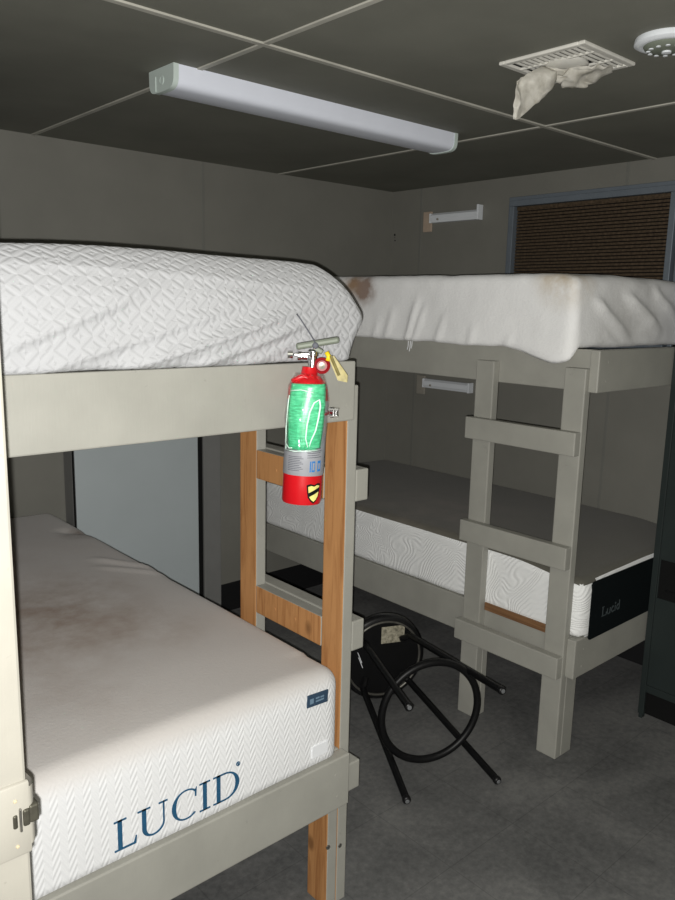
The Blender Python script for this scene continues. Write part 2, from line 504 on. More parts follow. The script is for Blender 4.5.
# ------------------------------------------------------------------ mattresses
WHITE = rgb(180, 181, 183)
NAVY = plain('navy_thread', rgb(38, 84, 116), .7, 0, .2, .1, 60)
M['navy_thread'] = NAVY
NZ = lambda p, s, a: Vector((noise.noise(p*s), noise.noise(p*s+Vector((7, 3, 1))), noise.noise(p*s+Vector((1, 9, 4)))))*a

# left upper
o = (.88, 2.5, UT)
M['m_lu'] = mattress_mat('white_diamond_quilted_cover', WHITE, 'diamond', o, (), .052, .5)
def d_lu(p, n):
    d = Vector((0, 0, 0))
    e = sst(.1, .5, p.y*-1+1.75)            # end face weight
    if p.y < 1.75:
        q = (p.x, p.z)
        h = 0
        for a, bb, w, am in (((.70, 1.612), (1.19, 1.745), .013, .026), ((.86, 1.612), (1.22, 1.715), .012, .024),
                             ((.54, 1.615), (1.05, 1.765), .014, .014), ((.47, 1.66), (.80, 1.780), .012, .013),
                             ((1.00, 1.615), (1.27, 1.69), .010, .009), ((.77, 1.615), (1.10, 1.70), .009, .009), ((.45, 1.815), (1.34, 1.782), .006, .005)):
            h += ridge(q, a, bb, w, am, True)
        d.y -= h*(1 if n.y < -.3 else .3)
        # the cover's seam line under the top edge
    d += NZ(p, 5, .004)
    # right long side bulges over the rail, near the top
    if p.x > 1.25: d.x += .018*math.exp(-((p.z-1.722)/.03)**2)-.030*(1-sst(1.61, 1.71, p.z))
    tp = max(0, p.z-1.722)/.128
    d.x -= (.085 if p.x > .87 else -.085)*tp*tp*sst(1.15, 1.36, p.x)
    if p.y < 1.7: d.y += .035*tp*tp*(1-sst(1.45, 1.6, p.y))
    # crown
    d.z += .008*math.sin(max(0, min(1, (p.x-.37)/1.0))*math.pi) if p.z > 1.75 else 0
    return d
bm = rounded(.365, 1.374, 1.4485, 3.49, UT+.0005, 1.850, .040, .0066, d_lu, .004, .095)
obj_lu = obj('mattress', bm, 'm_lu', None, o, True)
tag(obj_lu, 'white diamond-embossed mattress on the nearer left upper bunk, wrinkled end face', 'mattress', 'mattresses on the bunks')

# left lower, with lettering
LTD = LT
o = (.88, 2.5, LTD)
BR1, BR2 = rgb(128, 100, 74), rgb(100, 84, 70)
M['m_ll'] = mattress_mat('white_herringbone_cover', rgb(230, 231, 232), 'herring', o,
    (((.90, 2.35, .775), .42, BR1, .6), ((1.03, 2.0, .775), .30, BR1, .35), ((.76, 2.1, .775), .36, BR1, .5), ((1.30, 3.06, .775), .13, BR2, 1.3), ((.9, 2.9, .775), .7, BR1, .12), ((.7, 1.72, .775), .28, BR1, .25)), .036, .26, top=(.715, .782, rgb(196, 192, 188)))
def d_ll(p, n):
    d = NZ(p, 4, .003)
    q = (p.x, p.y)
    if p.z > .74:
        d.z += ridge(q, (1.18, 2.72), (1.36, 2.42), .018, .010)+ridge(q, (1.15, 2.62), (1.36, 2.36), .016, .007)-ridge(q, (1.22, 3.16), (1.40, 3.0), .03, .014)
        d.z += .012*math.sin(max(0, min(1, (p.x-.34)/1.02))*math.pi)
    if p.y < 1.6: d.z -= .006*sst(1.2, 1.36, p.x) if p.z > .7 else 0
    if n.y < -.7: d.y = 0
    return d
bm = rounded(.364, 1.337, 1.452, 3.49, LTD+.0005, .778, .05, .0135, d_ll, .004)
ll = obj('mattress', bm, 'm_ll', None, o, True)
tag(ll, 'stained white mattress with blue lettering on the nearer left lower bunk', 'mattress', 'mattresses on the bunks')

def serif_letters(bm, P, word, y, th):
    """upright roman capitals with thick and thin strokes; P(i)->(x0,x1,z0,z1)"""
    def stroke(pts, X, Z):
        poly(bm, [(X(a), y, Z(c)) for a, c in pts], (0, th, 0))
    def arc(cx, cz, rx, rz, a0, a1, tx, tz, X, Z, n=22):
        for i in range(n):
            q = []
            for a in (a0+(a1-a0)*i/n, a0+(a1-a0)*(i+1)/n):
                q.append((a, 1))
            (aa, _), (ab, _) = q
            def o_(a): return (cx+rx*math.cos(a), cz+rz*math.sin(a))
            def i_(a): return (cx+(rx-tx*abs(math.cos(a))-.015)*math.cos(a), cz+(rz-tz)*math.sin(a))
            stroke([o_(aa), o_(ab), i_(ab), i_(aa)], X, Z)
    for ch, (x0, x1, z0, z1) in zip(word, P):
        X = lambda a, x0=x0, x1=x1: x0+(x1-x0)*a
        Z = lambda c, z0=z0, z1=z1: z0+(z1-z0)*c
        s = .0105/(x1-x0)                 # thick stem
        g = .0038/(x1-x0)
        h = .05                          # serif height
        if ch == 'L':
            stroke([(.16, 0), (.16+s, 0), (.16+s, 1), (.16, 1)], X, Z)
            stroke([(0, 1), (0, 1-h), (.36+s, 1-h), (.36+s, 1)], X, Z)
            stroke([(0, 0), (0, h), (.16, h), (.16, 0)], X, Z)
            stroke([(.16+s, 0), (.16+s, .06), (.86, .06), (.95, .26), (1, .26), (.96, 0)], X, Z)
        elif ch == 'U':
            stroke([(.14, .32), (.14+s, .32), (.14+s, 1), (.14, 1)], X, Z)
            stroke([(0, 1), (0, 1-h), (.28+s, 1-h), (.28+s, 1)], X, Z)
            stroke([(.84, .32), (.84+g, .32), (.84+g, 1), (.84, 1)], X, Z)
            stroke([(.70, 1), (.70, 1-h), (1, 1-h), (1, 1)], X, Z)
            cx = (.14+.84+g)/2; rx = (.84+g-.14)/2
            n = 18
            for i in range(n):
                A = math.pi+math.pi*i/n; B = math.pi+math.pi*(i+1)/n
                def ot(a): return (cx+rx*math.cos(a), .32+.33*math.sin(a))
                def inn(a):
                    k = (1-math.cos(a))/2
                    return (cx+(rx-(s*k+g*(1-k)))*math.cos(a), .32+(.33-.05)*math.sin(a))
                stroke([ot(A), ot(B), inn(B), inn(A)], X, Z)
        elif ch == 'C':
            arc(.58, .5, .58, .52, math.radians(48), math.radians(310), s*.95, .045, X, Z, 30)
            stroke([(.93, .66), (.98, .66), (1.0, .98), (.92, .88)], X, Z)
        elif ch == 'I':
            c = .5-s/2
            stroke([(c, 0), (c+s, 0), (c+s, 1), (c, 1)], X, Z)
            for zz in (0, 1-h): stroke([(0, zz), (1, zz), (1, zz+h), (0, zz+h)], X, Z)
        elif ch == 'D':
            stroke([(.13, 0), (.13+s, 0), (.13+s, 1), (.13, 1)], X, Z)
            for zz in (0, 1-h): stroke([(0, zz), (.45, zz), (.45, zz+h), (0, zz+h)], X, Z)
            arc(.42, .5, .58, .5, -math.pi/2, math.pi/2, s*.95, .05, X, Z, 26)
b = BM()
z0, z1 = .523, .603
PX = [(0.658, 0.7122), (0.7151, 0.791), (0.8018, 0.8688), (0.8767, 0.9062), (0.9151, 0.9909)]
bot = [.529, .529, .529, .529, .529]
serif_letters(b, [(x0, x1, 0.5444, 0.6193) for x0, x1 in PX], 'LUCID', 1.4500, .0025)
# the registered mark
n = 14
for i in range(n):
    A, B = 2*math.pi*i/n, 2*math.pi*(i+1)/n
    c = lambda a, r: (0.988+r*math.cos(a), 1.4500, 0.6281+r*math.sin(a))
    poly(b, [c(A, .006), c(B, .006), c(B, .004), c(A, .004)], (0, .0022, 0))
poly(b, [(0.9865, 1.4500, 0.6256), (0.9894999999999999, 1.4500, 0.6256), (0.9894999999999999, 1.4500, 0.6305999999999999), (0.9865, 1.4500, 0.6305999999999999)], (0, .0022, 0))
obj('lettering', b, 'navy_thread', ll, label='blue embroidered word on the mattress end')
b = BM()
box(b, -.036, .036, -.003, .001, -.0175, .0175, .001, mat=Matrix.Translation((1.2431, 1.4515, 0.7158)) @ Matrix.Rotation(math.radians(3), 4, 'Y'))
lb = obj('side_label', b, plain('label_navy', rgb(52, 72, 92), .6, 0, .2), ll, label='small navy sewn label')
M['thread_pale'] = plain('pale_thread', rgb(110, 135, 155), .7)
b = BM()
for x, z, w, h in ((1.221, .7165, .012, .014), (1.241, .7205, .012, .004), (1.257, .7195, .012, .004), (1.249, .7115, .028, .004)): box(b, x-w/2, x+w/2, 1.4468, 1.4490, z-h/2, z+h/2, 0)
obj('label_print', b, 'thread_pale', lb)
M['tag_white'] = plain('white_tag', rgb(238, 240, 243), .5, 0, .3)
b = BM(); box(b, 1.2263, 1.2825, 1.4485, 1.454, 0.5444, 0.5799, .001); obj('care_tag', b, 'tag_white', ll, label='plain white care tag')

# right upper: a loose stained cover
o = (3.0, 2.5, UT)
M['m_ru'] = mattress_mat('loose_white_cloth_cover', rgb(245, 245, 244), 'cloth', o,
    (((2.5, 2.64, 1.83), .11, rgb(152, 132, 120), 2.0), ((2.5, 2.73, 1.86), .10, rgb(160, 132, 106), 1.2), ((2.52, 1.60, 1.88), .16, rgb(190, 172, 142), 1.2), ((2.9, 1.55, 1.72), .4, rgb(150, 145, 138), .4)), .06, .55)
def d_ru(p, n):
    d = NZ(p, 4.5, .006)+NZ(p, 14, .0025)
    if n.x < -.3:
        q = (p.y, p.z); h = 0
        for a, bb, w, am in (((2.372, 1.59), (2.30, 1.80), .012, .014), ((2.34, 1.585), (2.25, 1.77), .013, .010), ((2.50, 1.60), (2.44, 1.76), .015, .007),
                             ((2.20, 1.59), (2.14, 1.74), .015, .008), ((2.02, 1.59), (1.99, 1.70), .015, .007), ((2.58, 1.60), (2.53, 1.70), .012, .006), ((1.85, 1.59), (1.80, 1.68), .015, .006)):
            h += ridge(q, a, bb, w, am)
        d.x -= h
    if n.y < -.3:
        q = (p.x, p.z); h = 0
        for a, bb, w, am in (((2.62, 1.79), (2.92, 1.63), .022, .020), ((2.84, 1.82), (3.16, 1.67), .022, .022), ((2.70, 1.67), (2.86, 1.60), .014, .008), ((3.06, 1.84), (3.3, 1.72), .02, .015)):
            h += ridge(q, a, bb, w, am)
        d.y -= h
    # hem droops towards the near corner
    c = math.exp(-(((p.x-2.5)/.12)**2+((p.y-1.62)/.13)**2))
    lo = (1-sst(1.61, 1.72, p.z))*(1-sst(2.505, 2.55, p.x))
    d.z -= .048*c*lo; d.x -= .012*c*lo
    if n.x < -.2: d.z -= (.012+.006*noise.noise(Vector((p.y*11, 2, 0))))*lo
    if p.z > 1.8: d.z += .010*math.sin(max(0, min(1, (p.x-2.5)/1.06))*math.pi)-.012*sst(1.0, 0.0, (p.y-1.53)/.12)
    return d
bm = rounded(2.498, 3.565, 1.535, 3.52, UT+.0005, 1.884, .035, .014, d_ru, .012)
ru = obj('mattress', bm, 'm_ru', None, o, True)
tag(ru, 'mattress in a loose wrinkled white cover with a brown stain, on the right upper bunk', 'mattress', 'mattresses on the bunks')
for y, L in ((2.338, .028), (2.326, .035), (2.316, .022)):
    b = BM(); tube(b, [(2.487, y, 1.606), (2.484, y-.002, 1.598-L*.5), (2.485, y+.003, 1.597-L)], .0018, 6)
    obj('loose_thread', b, 'tag_white', ru)

# right lower: ribbed white sides, navy end
o = (3.05, 2.5, LTD)
M['m_rl'] = mattress_mat('white_ribbed_knit', rgb(246, 247, 246), 'curve', o, (), .06, .4)
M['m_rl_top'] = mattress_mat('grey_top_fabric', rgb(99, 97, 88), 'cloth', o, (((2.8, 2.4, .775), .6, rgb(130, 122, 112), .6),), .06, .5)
def d_rl(p, n):
    d = NZ(p, 4, .003)
    e = 1-sst(1.44, 1.78, p.y)
    d.z -= .030*e*sst(.56, .76, p.z)
    if p.y < 1.4475: d.z -= .018*(1-sst(.51, .64, p.z))
    if n.z > .7: d.z += .01*math.sin(max(0, min(1, (p.x-2.55)/1.0))*math.pi)
    if n.y < -.8: d.y = 0
    return d
bm = rounded(2.556, 3.545, 1.4465, 3.50, LTD+.0005, .772, .045, .015, d_rl, .006)
bm.normal_update()
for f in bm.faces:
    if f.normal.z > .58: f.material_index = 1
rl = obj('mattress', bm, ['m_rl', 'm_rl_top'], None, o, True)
tag(rl, 'white ribbed mattress with a dark navy end on the right lower bunk', 'mattress', 'mattresses on the bunks')
M['navy_cloth'] = plain('navy_end_fabric', rgb(10, 17, 19), .8, 0, .15, .1, 50, .4)
b = BM()
def endp(u, v):
    x = 2.632+(3.50-2.632)*u; z = .536+.206*v
    return (x, 1.4905, z)
# rounded-corner panel
pts = []
x0_, x1_, z0_, z1_, r_ = 2.618, 3.50, .490, .727, .018
for cx, cz, a0 in ((x1_-r_, z1_-r_, 0), (x0_+r_, z1_-r_, 90), (x0_+r_, z0_+r_, 180), (x1_-r_, z0_+r_, 270)):
    for i in range(5):
        a = math.radians(a0+22.5*i); pts.append((cx+r_*math.cos(a), 1.4440, cz+r_*math.sin(a)))
poly(b, pts, (0, .006, 0))
ep = obj('end_panel', b, 'navy_cloth', rl, label='dark navy end panel')
M['grey_thread'] = plain('grey_thread', rgb(66, 74, 76), .7)
b = BM()
def st2(pts, w=.0045):
    for (a, c), (e, f) in zip(pts[:-1], pts[1:]):
        p, q = Vector((a, 0, c)), Vector((e, 0, f)); d = (q-p); 
        if d.length < 1e-6: continue
        d.normalize(); nn = Vector((-d.z, 0, d.x))*w/2
        poly(b, [Vector((0, 1.4425, 0))+k for k in (p+nn, q+nn, q-nn, p-nn)], (0, .002, 0))
bx, bz, hh = 2.706, .566, .040
st2([(bx+.006, bz), (bx+.006, bz+hh)]); st2([(bx, bz+.002), (bx+.034, bz+.002), (bx+.034, bz+.014)], .004); st2([(bx, bz+hh), (bx+.014, bz+hh)], .003)
ux = bx+.042; xh = .025
st2([(ux, bz+xh), (ux, bz+.008), (ux+.006, bz+.001), (ux+.014, bz+.001), (ux+.020, bz+.008)]); st2([(ux+.021, bz), (ux+.021, bz+xh)])
cx = ux+.031
st2([(cx+.018, bz+xh-.004), (cx+.010, bz+xh), (cx+.002, bz+xh-.008), (cx, bz+.016), (cx+.003, bz+.006), (cx+.010, bz), (cx+.019, bz+.005)], .005)
ix = cx+.029
st2([(ix, bz), (ix, bz+xh)]); st2([(ix-.003, bz+.034), (ix+.003, bz+.034)], .007)
dx = ix+.012
st2([(dx+.018, bz+xh-.006), (dx+.010, bz+xh), (dx+.002, bz+xh-.008), (dx, bz+.016), (dx+.003, bz+.006), (dx+.010, bz), (dx+.018, bz+.007)], .005); st2([(dx+.020, bz), (dx+.020, bz+hh)])
obj('lettering', b, 'grey_thread', ep, label='pale grey stitched word')

# ------------------------------------------------------------------ fire extinguisher on the upper end rail
ax = Vector((1.1147, 1.374, 1.283)); tilt = Vector((.064, 0.004, 1)).normalized()
M['red'] = plain('red_enamel', rgb(196, 22, 30), .28, 0, .5, .06, 10)
M['dark_red'] = plain('bracket_red', rgb(140, 22, 30), .4, 0, .4)
M['silver'] = plain('silver_label_foil', rgb(176, 178, 184), .38, .35, .5, .05, 30)
M['chrome'] = plain('chrome', rgb(220, 220, 220), .15, 1., .5, .03)
M['lever'] = plain('grey_green_lever', rgb(116, 122, 110), .5, .1, .3)
M['yellow'] = plain('yellow_plastic', rgb(236, 206, 40), .45)
M['brass'] = plain('brass_tag', rgb(134, 124, 76), .45, .2, .4, .25, 80)
M['blue_print'] = plain('blue_print', rgb(52, 120, 186), .5)
M['dark_print'] = plain('dark_print', rgb(90, 92, 100), .6)
M['black_gloss'] = plain('black_gloss', rgb(16, 16, 17), .35, 0, .5)
t = thing('fire_extinguisher', 'red fire extinguisher with a green tag hanging on the left bunk end rail', 'fire extinguisher', ax)
R = .0465
P = lambda h: ax+tilt*h
b = BM()
prof = [(0, .0175), (R*.8, .0175), (R*.95, .0135), (R, .0195), (R, .06), (R, .268), (R*.97, .280), (R*.86, .294), (R*.66, .305), (R*.42, .312), (R*.36, .330), (0, .330)]
lathe(b, ax, tilt, prof, 48)
cyl = obj('cylinder', b, 'red', t, smooth=True, auto=50)
b = BM(); lathe(b, ax, tilt, [(R+.0006, .082), (R+.0012, .083), (R+.0012, .254), (R+.0006, .255)], 48)
sl = obj('silver_label', b, 'silver', cyl, smooth=True, label='silver instruction label')
# axis frame: direction from cylinder toward the camera
toc = (Vector((0, 0, 1.5))-ax); toc.z = 0; toc.normalize()
side = Vector((-toc.y, toc.x, 0))         # to the picture's right
if side.x < 0: side = -side
def on_cyl(ang, h, r): return P(h)+(toc*math.cos(ang)+side*math.sin(ang))*r
def patch(b, a0, a1, h0, h1, r, th=.0008, n=10, mi=0):
    for i in range(n):
        A = a0+(a1-a0)*i/n; B = a0+(a1-a0)*(i+1)/n
        q = [on_cyl(A, h0, r), on_cyl(B, h0, r), on_cyl(B, h1, r), on_cyl(A, h1, r)]
        m = on_cyl((A+B)/2, h0, 1)-P(h0)
        poly(b, q, m*th, mi)
b = BM()
for a0, a1, h0, h1 in ((.30, .36, .093, .118), (.40, .44, .093, .118), (.44, .56, .114, .118), (.44, .56, .093, .097), (.54, .57, .093, .118),
                       (.72, .76, .093, .118), (.76, .90, .112, .118), (.76, .90, .093, .098), (.88, .92, .093, .118)):
    patch(b, a0, a1, h0, h1, R+.0012, .0006, 3)
obj('blue_lettering', b, 'blue_print', sl)
b = BM()
for k in range(9):
    h = .128-.004*k
    patch(b, -.85, -.12+.1*math.sin(k*2.1), h, h+.0013, R+.0012, .0003, 6)
for k in range(5):
    h = .146-.005*k
    patch(b, .15, .9+.1*math.sin(k*1.7), h, h+.0013, R+.0012, .0003, 6)
obj('fine_print', b, 'dark_print', sl)
# shield sticker
b = BM()
def shield(b, s, r, th, mi):
    out = [(-1, .9), (-.5, 1), (0, .85), (.5, 1), (1, .9), (.9, .2), (.75, -.4), (.4, -.8), (0, -1.05), (-.4, -.8), (-.75, -.4), (-.9, .2)]
    q = [on_cyl(.62+a*s/R*.016, .042+c*s*.019, r) for a, c in out]
    cpt = on_cyl(.62, .042, r)
    for i in range(len(q)):
        poly(b, [cpt, q[i], q[(i+1) % len(q)]], (cpt-P(.042)).normalized()*th, mi)
shield(b, 1.22, R+.0002, .0006, 0); shield(b, .98, R+.0006, .0006, 1)
for (a0, a1, h0, h1) in ((.28, .95, .034, .044),):
    n = 8
    for i in range(n):
        A = a0+(a1-a0)*i/n; B = a0+(a1-a0)*(i+1)/n; sl_ = .012
        f = lambda u: (u-a0)/(a1-a0)*sl_
        q = [on_cyl(A, h0+f(A), R+.0016), on_cyl(B, h0+f(B), R+.0016), on_cyl(B, h1+f(B), R+.0016), on_cyl(A, h1+f(A), R+.0016)]
        poly(b, q, toc*.0005, 0)
obj('shield_sticker', b, ['black_gloss', plain('sticker_cream', rgb(232, 222, 130), .5)], cyl, label='black and yellow shield sticker')
# green inspection tag in a clear sleeve
M['green'] = NT('green_card', .35, 0, .5).m
kk = NT('green_card_print', .3, 0, .5)
kf = kk.noise(kk.obj((60, 60, 260)), 1, 3)
kk.color(kk.ramp(kf, [(.36, rgb(64, 168, 118)), (.55, rgb(84, 196, 142)), (.75, rgb(124, 214, 172))]))
M['green'] = kk.m
b = BM()
def tagf(off):
    def f(u, v):
        a = (-.90+1.75*u); h = .145+.150*v
        r = R+.003+off+.004*math.sin(v*math.pi)+.002*math.sin(u*5+v*3)
        return on_cyl(a, h, r)
    return f
sheet(b, tagf(0), 14, 16)
gt = obj('inspection_tag', b, 'green', t, smooth=True, label='green inspection tag')
sol = gt.modifiers.new('thick', 'SOLIDIFY'); sol.thickness = .0008
k = NT('clear_sleeve', .08, 0, .6); k.color((.95, 1, .97, 1)); k.b.inputs['Transmission Weight'].default_value = 1.; k.b.inputs['IOR'].default_value = 1.25
k.b.inputs['Alpha'].default_value = .25
M['sleeve'] = k.m
b = BM()
def slv(u, v):
    a = -.97+1.88*u; h = .140+.178*v
    r = R+.0065+.006*math.sin(v*math.pi)*(.6+.4*math.sin(u*7))+.003*math.sin(u*6+v*4)+.002*math.sin(v*17+u*3)
    if v > .85: r -= .012*(v-.85)/.15
    return on_cyl(a, h, r)
sheet(b, slv, 22, 26)
so = obj('tag_sleeve', b, 'sleeve', gt, smooth=True, label='clear plastic sleeve')
so.modifiers.new('thick', 'SOLIDIFY').thickness = .0006
# creases of the plastic that catch the light
k = NT('plastic_crease', .2, 0, .6); k.color(rgb(225, 250, 238)); M['crease'] = k.m
b = BM()
def crv(u, v): return Vector(slv(u, v))+toc*.0012
loop = [(.58, .07), (.52, .18), (.53, .35), (.58, .52), (.66, .64), (.76, .68), (.80, .60), (.79, .45), (.74, .28), (.66, .15), (.62, .08)]
tube(b, [crv(*p) for p in loop], [.0012, .0015, .002, .002, .002, .002, .002, .002, .0018, .0015, .001], 8)
for pl in ([(.04, .02), (.03, .3), (.04, .62), (.06, .72)], [(.04, .02), (.3, .015), (.6, .02), (.86, .02)], [(.10, .78), (.35, .80), (.62, .77)], [(.08, .1), (.16, .05), (.24, .06)]):
    tube(b, [crv(*p) for p in pl], .0011, 6)
obj('sleeve_crease', b, 'crease', gt, smooth=True)
# red collar ring above the tag
b = BM()
tube(b, [on_cyl(-1.05+.2*i, .298+.012*math.sin(i*.55), R*.93-.02*math.sin(i*.33)) for i in range(11)], .006, 10)
obj('collar_strap', b, 'red', t, smooth=True)
# valve
PV = lambda h: P(h-.0165)+side*.006
b = BM(); lathe(b, PV(.312), tilt, [(.016, 0), (.016, .010), (.012, .013)], 24); obj('yellow_collar', b, 'yellow', t, smooth=True, auto=40)
b = BM()
lathe(b, PV(.324), tilt, [(0, 0), (.010, 0), (.010, .046), (.013, .048), (.013, .058), (.009, .062), (0, .062)], 20)
lathe(b, PV(.370)-side*.012, -side+Vector((0, 0, .05)), [(0, 0), (.008, 0), (.008, .014), (.010, .015), (.010, .022), (.006, .024), (0, .024)], 16)
vh = obj('valve', b, 'chrome', t, smooth=True, auto=40)
b = BM(); lathe(b, PV(.350)+side*.022, toc, [(0, -.012), (.017, -.012), (.019, -.004), (.019, .008), (.014, .011), (.012, .008), (0, .008)], 24); obj('pressure_gauge', b, 'dark_red', vh, smooth=True, auto=40)
b = BM(); lathe(b, PV(.350)+side*.022, toc, [(0, .0082), (.008, .0086), (0, .0092)], 20); obj('gauge_face', b, 'dark_metal', vh)
def bar(b, p, q, w, h, bev=.002, mi=0):
    p, q = Vector(p), Vector(q); d = q-p; L = d.length; x = d.normalized(); y = x.cross(Vector((0, 0, 1))).normalized(); z = x.cross(y)
    m = Matrix((x, y, z)).transposed().to_4x4(); m.translation = (p+q)/2
    box(b, -L/2, L/2, -w/2, w/2, -h/2, h/2, bev, mi, mat=m)
up = Vector((0, 0, 1))
b = BM(); bar(b, PV(.392)-side*.040, PV(.410)+side*.058, .026, .015, .005)
bar(b, PV(.392)+side*.0, PV(.380)+side*.022, .018, .012, .003)
obj('squeeze_lever', b, 'lever', t)
b = BM(); bar(b, PV(.374)-side*.045, PV(.376)-side*.004, .018, .008, .003); lathe(b, PV(.374)-side*.046, -side, [(0, 0), (.009, 0), (.009, .012), (0, .013)], 14)
obj('carry_handle', b, 'chrome', t)
b = BM(); tube(b, [PV(.399)+side*.006+toc*.014, PV(.425)-side*.012+toc*.016, PV(.458)-side*.036+toc*.012, PV(.466)-side*.043+toc*.010], .0014, 6); lathe(b, PV(.396)+side*.004+toc*.010, toc, [(0, 0), (.0075, 0), (.0075, .006), (.004, .007), (0, .007)], 12)
obj('pull_pin', b, 'dark_print', t, smooth=True, label='thin grey wire of the pull pin')
b = BM(); tube(b, [PV(.382)+side*.030+toc*.016, PV(.372)+side*.036+toc*.017, PV(.362)+side*.034+toc*.018], .0055, 8); obj('tamper_seal', b, 'yellow', t, smooth=True)
b = BM()
poly(b, [PV(.372)+side*.034+toc*.018, PV(.374)+side*.048+toc*.018, PV(.330)+side*.082+toc*.016, PV(.314)+side*.082+toc*.016, PV(.318)+side*.060+toc*.016], toc*.0025)
tube(b, [PV(.374)+side*.040+toc*.022, PV(.350)+side*.052+toc*.022, PV(.330)+side*.062+toc*.02], .0035, 8)
obj('nozzle_tag', b, 'brass', t)
# bracket
b = BM()
box(b, -.014, .014, -.004, .004, .085, .30, .002, mat=Matrix.Translation((ax.x+.066, Y1-T-.0045, ax.z)))
box(b, .02, .075, -.004, .004, .150, .235, .002, mat=Matrix.Translation((ax.x+.004, Y1-T-.0045, ax.z)))
tube(b, [on_cyl(a, .225, R+.003) for a in [.95+i*.22 for i in range(12)]], .0035, 6)
br_ = obj('bracket', b, 'dark_red', t)
b = BM()
for h in (.218, .234): bar(b, on_cyl(1.45, h, R+.004), on_cyl(1.45, h, R+.028), .012, .004, .001)
bar(b, on_cyl(1.45, .214, R+.012), on_cyl(1.45, .238, R+.012), .010, .005, .001)
bar(b, on_cyl(1.45, .216, R+.022), on_cyl(1.45, .236, R+.022), .010, .004, .001)
obj('clamp_buckle', b, 'chrome', br_)

# ------------------------------------------------------------------ overturned stool in the aisle
St = Vector((2.3087, 2.2480, .2095)); A = Vector((-.3966, -.9179, -.0125)).normalized()
e1 = A.cross(Vector((0, 0, 1))).normalized(); e2 = e1.cross(A)
Rs, Ls, Rt, hr, Rr, ro = .1909, .714, .261, .493, .203, 2.3318
M['black_steel'] = plain('black_enamelled_steel', rgb(15, 15, 16), .45, 0, .3, .15, 30)
M['black_vinyl_seat'] = plain('black_seat_vinyl', rgb(20, 20, 21), .4, 0, .4)
M['chrome_rim'] = plain('seat_rim_metal', rgb(120, 118, 112), .3, .7, .5, .2, 40)
M['rubber'] = plain('grey_foot_cap', rgb(120, 122, 124), .5, .2, .4)
t = thing('stool', 'black metal stool with round seat and foot ring lying on its side in the aisle', 'stool', (St.x, St.y, 0))
b = BM(); lathe(b, St, A, [(0, -.075), (Rs*.8, -.075), (Rs*.97, -.062), (Rs*1.05, -.035), (Rs*1.04, -.008), (Rs*.99, 0), (Rs*.9, .001)], 56)
seat = obj('seat', b, 'black_vinyl_seat', t, smooth=True, auto=50)
b = BM(); lathe(b, St, A, [(Rs*.93, -.004), (Rs*.93, .006), (Rs*.905, .008), (Rs*.885, .006), (Rs*.885, -.004)], 56); obj('seat_rim', b, 'chrome_rim', seat, smooth=True, auto=40)
b = BM(); lathe(b, St, A, [(Rs*.9, -.002), (Rs*.5, .001), (0, .002)], 40); obj('seat_base', b, 'black_steel', seat, smooth=True)
k = NT('paper_sticker', .6); kf = k.noise(k.obj(), 55, 4, .7)
k.color(k.ramp(kf, [(.35, rgb(110, 106, 92)), (.6, rgb(176, 170, 150))])); M['sticker'] = k.m
b = BM()
sp = St+e2*.111-e1*.040   # near the upper rim
def sti(u, v): return sp+A*.004+e1*(-.058*(u-.5)*2*.95)+e2*((v-.5)*.078)
sheet(b, sti, 4, 4); so = obj('paper_sticker', b, 'sticker', seat, label='torn beige paper sticker'); so.modifiers.new('t', 'SOLIDIFY').thickness = .001
for du, dv in ((.12, .02), (.125, .045)):
    b = BM(); bar(b, St+e1*du*1.0+e2*dv+A*.006, St+e1*(du-.02)+e2*(dv-.05)+A*.006, .008, .003, .001)
    obj('rivet_plate', b, 'tag_white', seat, label='small white mark under the seat')
for k_ in range(4):
    an = ro+k_*math.pi/2
    rad = e1*math.cos(an)+e2*math.sin(an)
    p0 = St+rad*Rs*.62+A*.003; p1 = St+rad*.155+A*.035; p2 = St+A*Ls+rad*Rt
    dirn = (p2-p1).normalized()
    b = BM(); tube(b, [p0, p0*.5+p1*.5+A*.006, p1, p1+dirn*.05, p2-dirn*.02], .0138, 14)
    lg = obj('leg', b, 'black_steel', t, smooth=True, auto=50)
    b = BM(); lathe(b, p2-dirn*.022, dirn, [(.0142, 0), (.0158, .004), (.0158, .014), (.012, .019), (0, .020)], 16); obj('foot_cap', b, 'black_vinyl_seat', lg, smooth=True, auto=50)
    b = BM(); lathe(b, p2-dirn*.003, dirn, [(.0085, 0), (.0075, .002), (0, .0025)], 14); obj('cap_plug', b, 'rubber', lg)
b = BM(); n = 56
tube(b, [St+A*hr+e2*.0158+(e1*math.cos(2*math.pi*i/n)+e2*math.sin(2*math.pi*i/n))*Rr for i in range(n)], .0145, 12, True)
obj('foot_ring', b, 'black_steel', t, smooth=True)

# ------------------------------------------------------------------ locker at the right edge
M['locker'] = plain('locker_blue_grey', rgb(42, 49, 48), .5, .1, .3, .06, 8)
lx, ly0, ly1 = 3.09, 1.03, 1.4405
t = thing('locker', 'dark blue-grey metal locker at the foot of the right bunk', 'locker', (3.34, 1.24, 0))
b = BM()
box(b, lx+.012, XW-.005, ly1-.004, ly1, 0, 2.05, .001); box(b, lx+.012, XW-.005, ly0, ly0+.004, 0, 2.05, .001)
box(b, XW-.012, XW-.005, ly0, ly1, .1, 2.05, .001); box(b, lx+.012, XW-.005, ly0, ly1, 2.04, 2.05, .001)
box(b, lx+.012, XW-.005, ly0, ly1, .125, .135, .001)
obj('body', b, 'locker', t)
b = BM()
box(b, lx, lx+.014, ly1-.026, ly1, .02, 2.05, .002); box(b, lx, lx+.014, ly0, ly0+.026, .02, 2.05, .002)
box(b, lx, lx+.014, ly0+.026, ly1-.026, 2.0, 2.05, .002); box(b, lx, lx+.014, ly0+.026, ly1-.026, .128, .16, .002)
obj('front_frame', b, 'locker', t)
b = BM()
dy0, dy1 = ly0+.030, ly1-.030
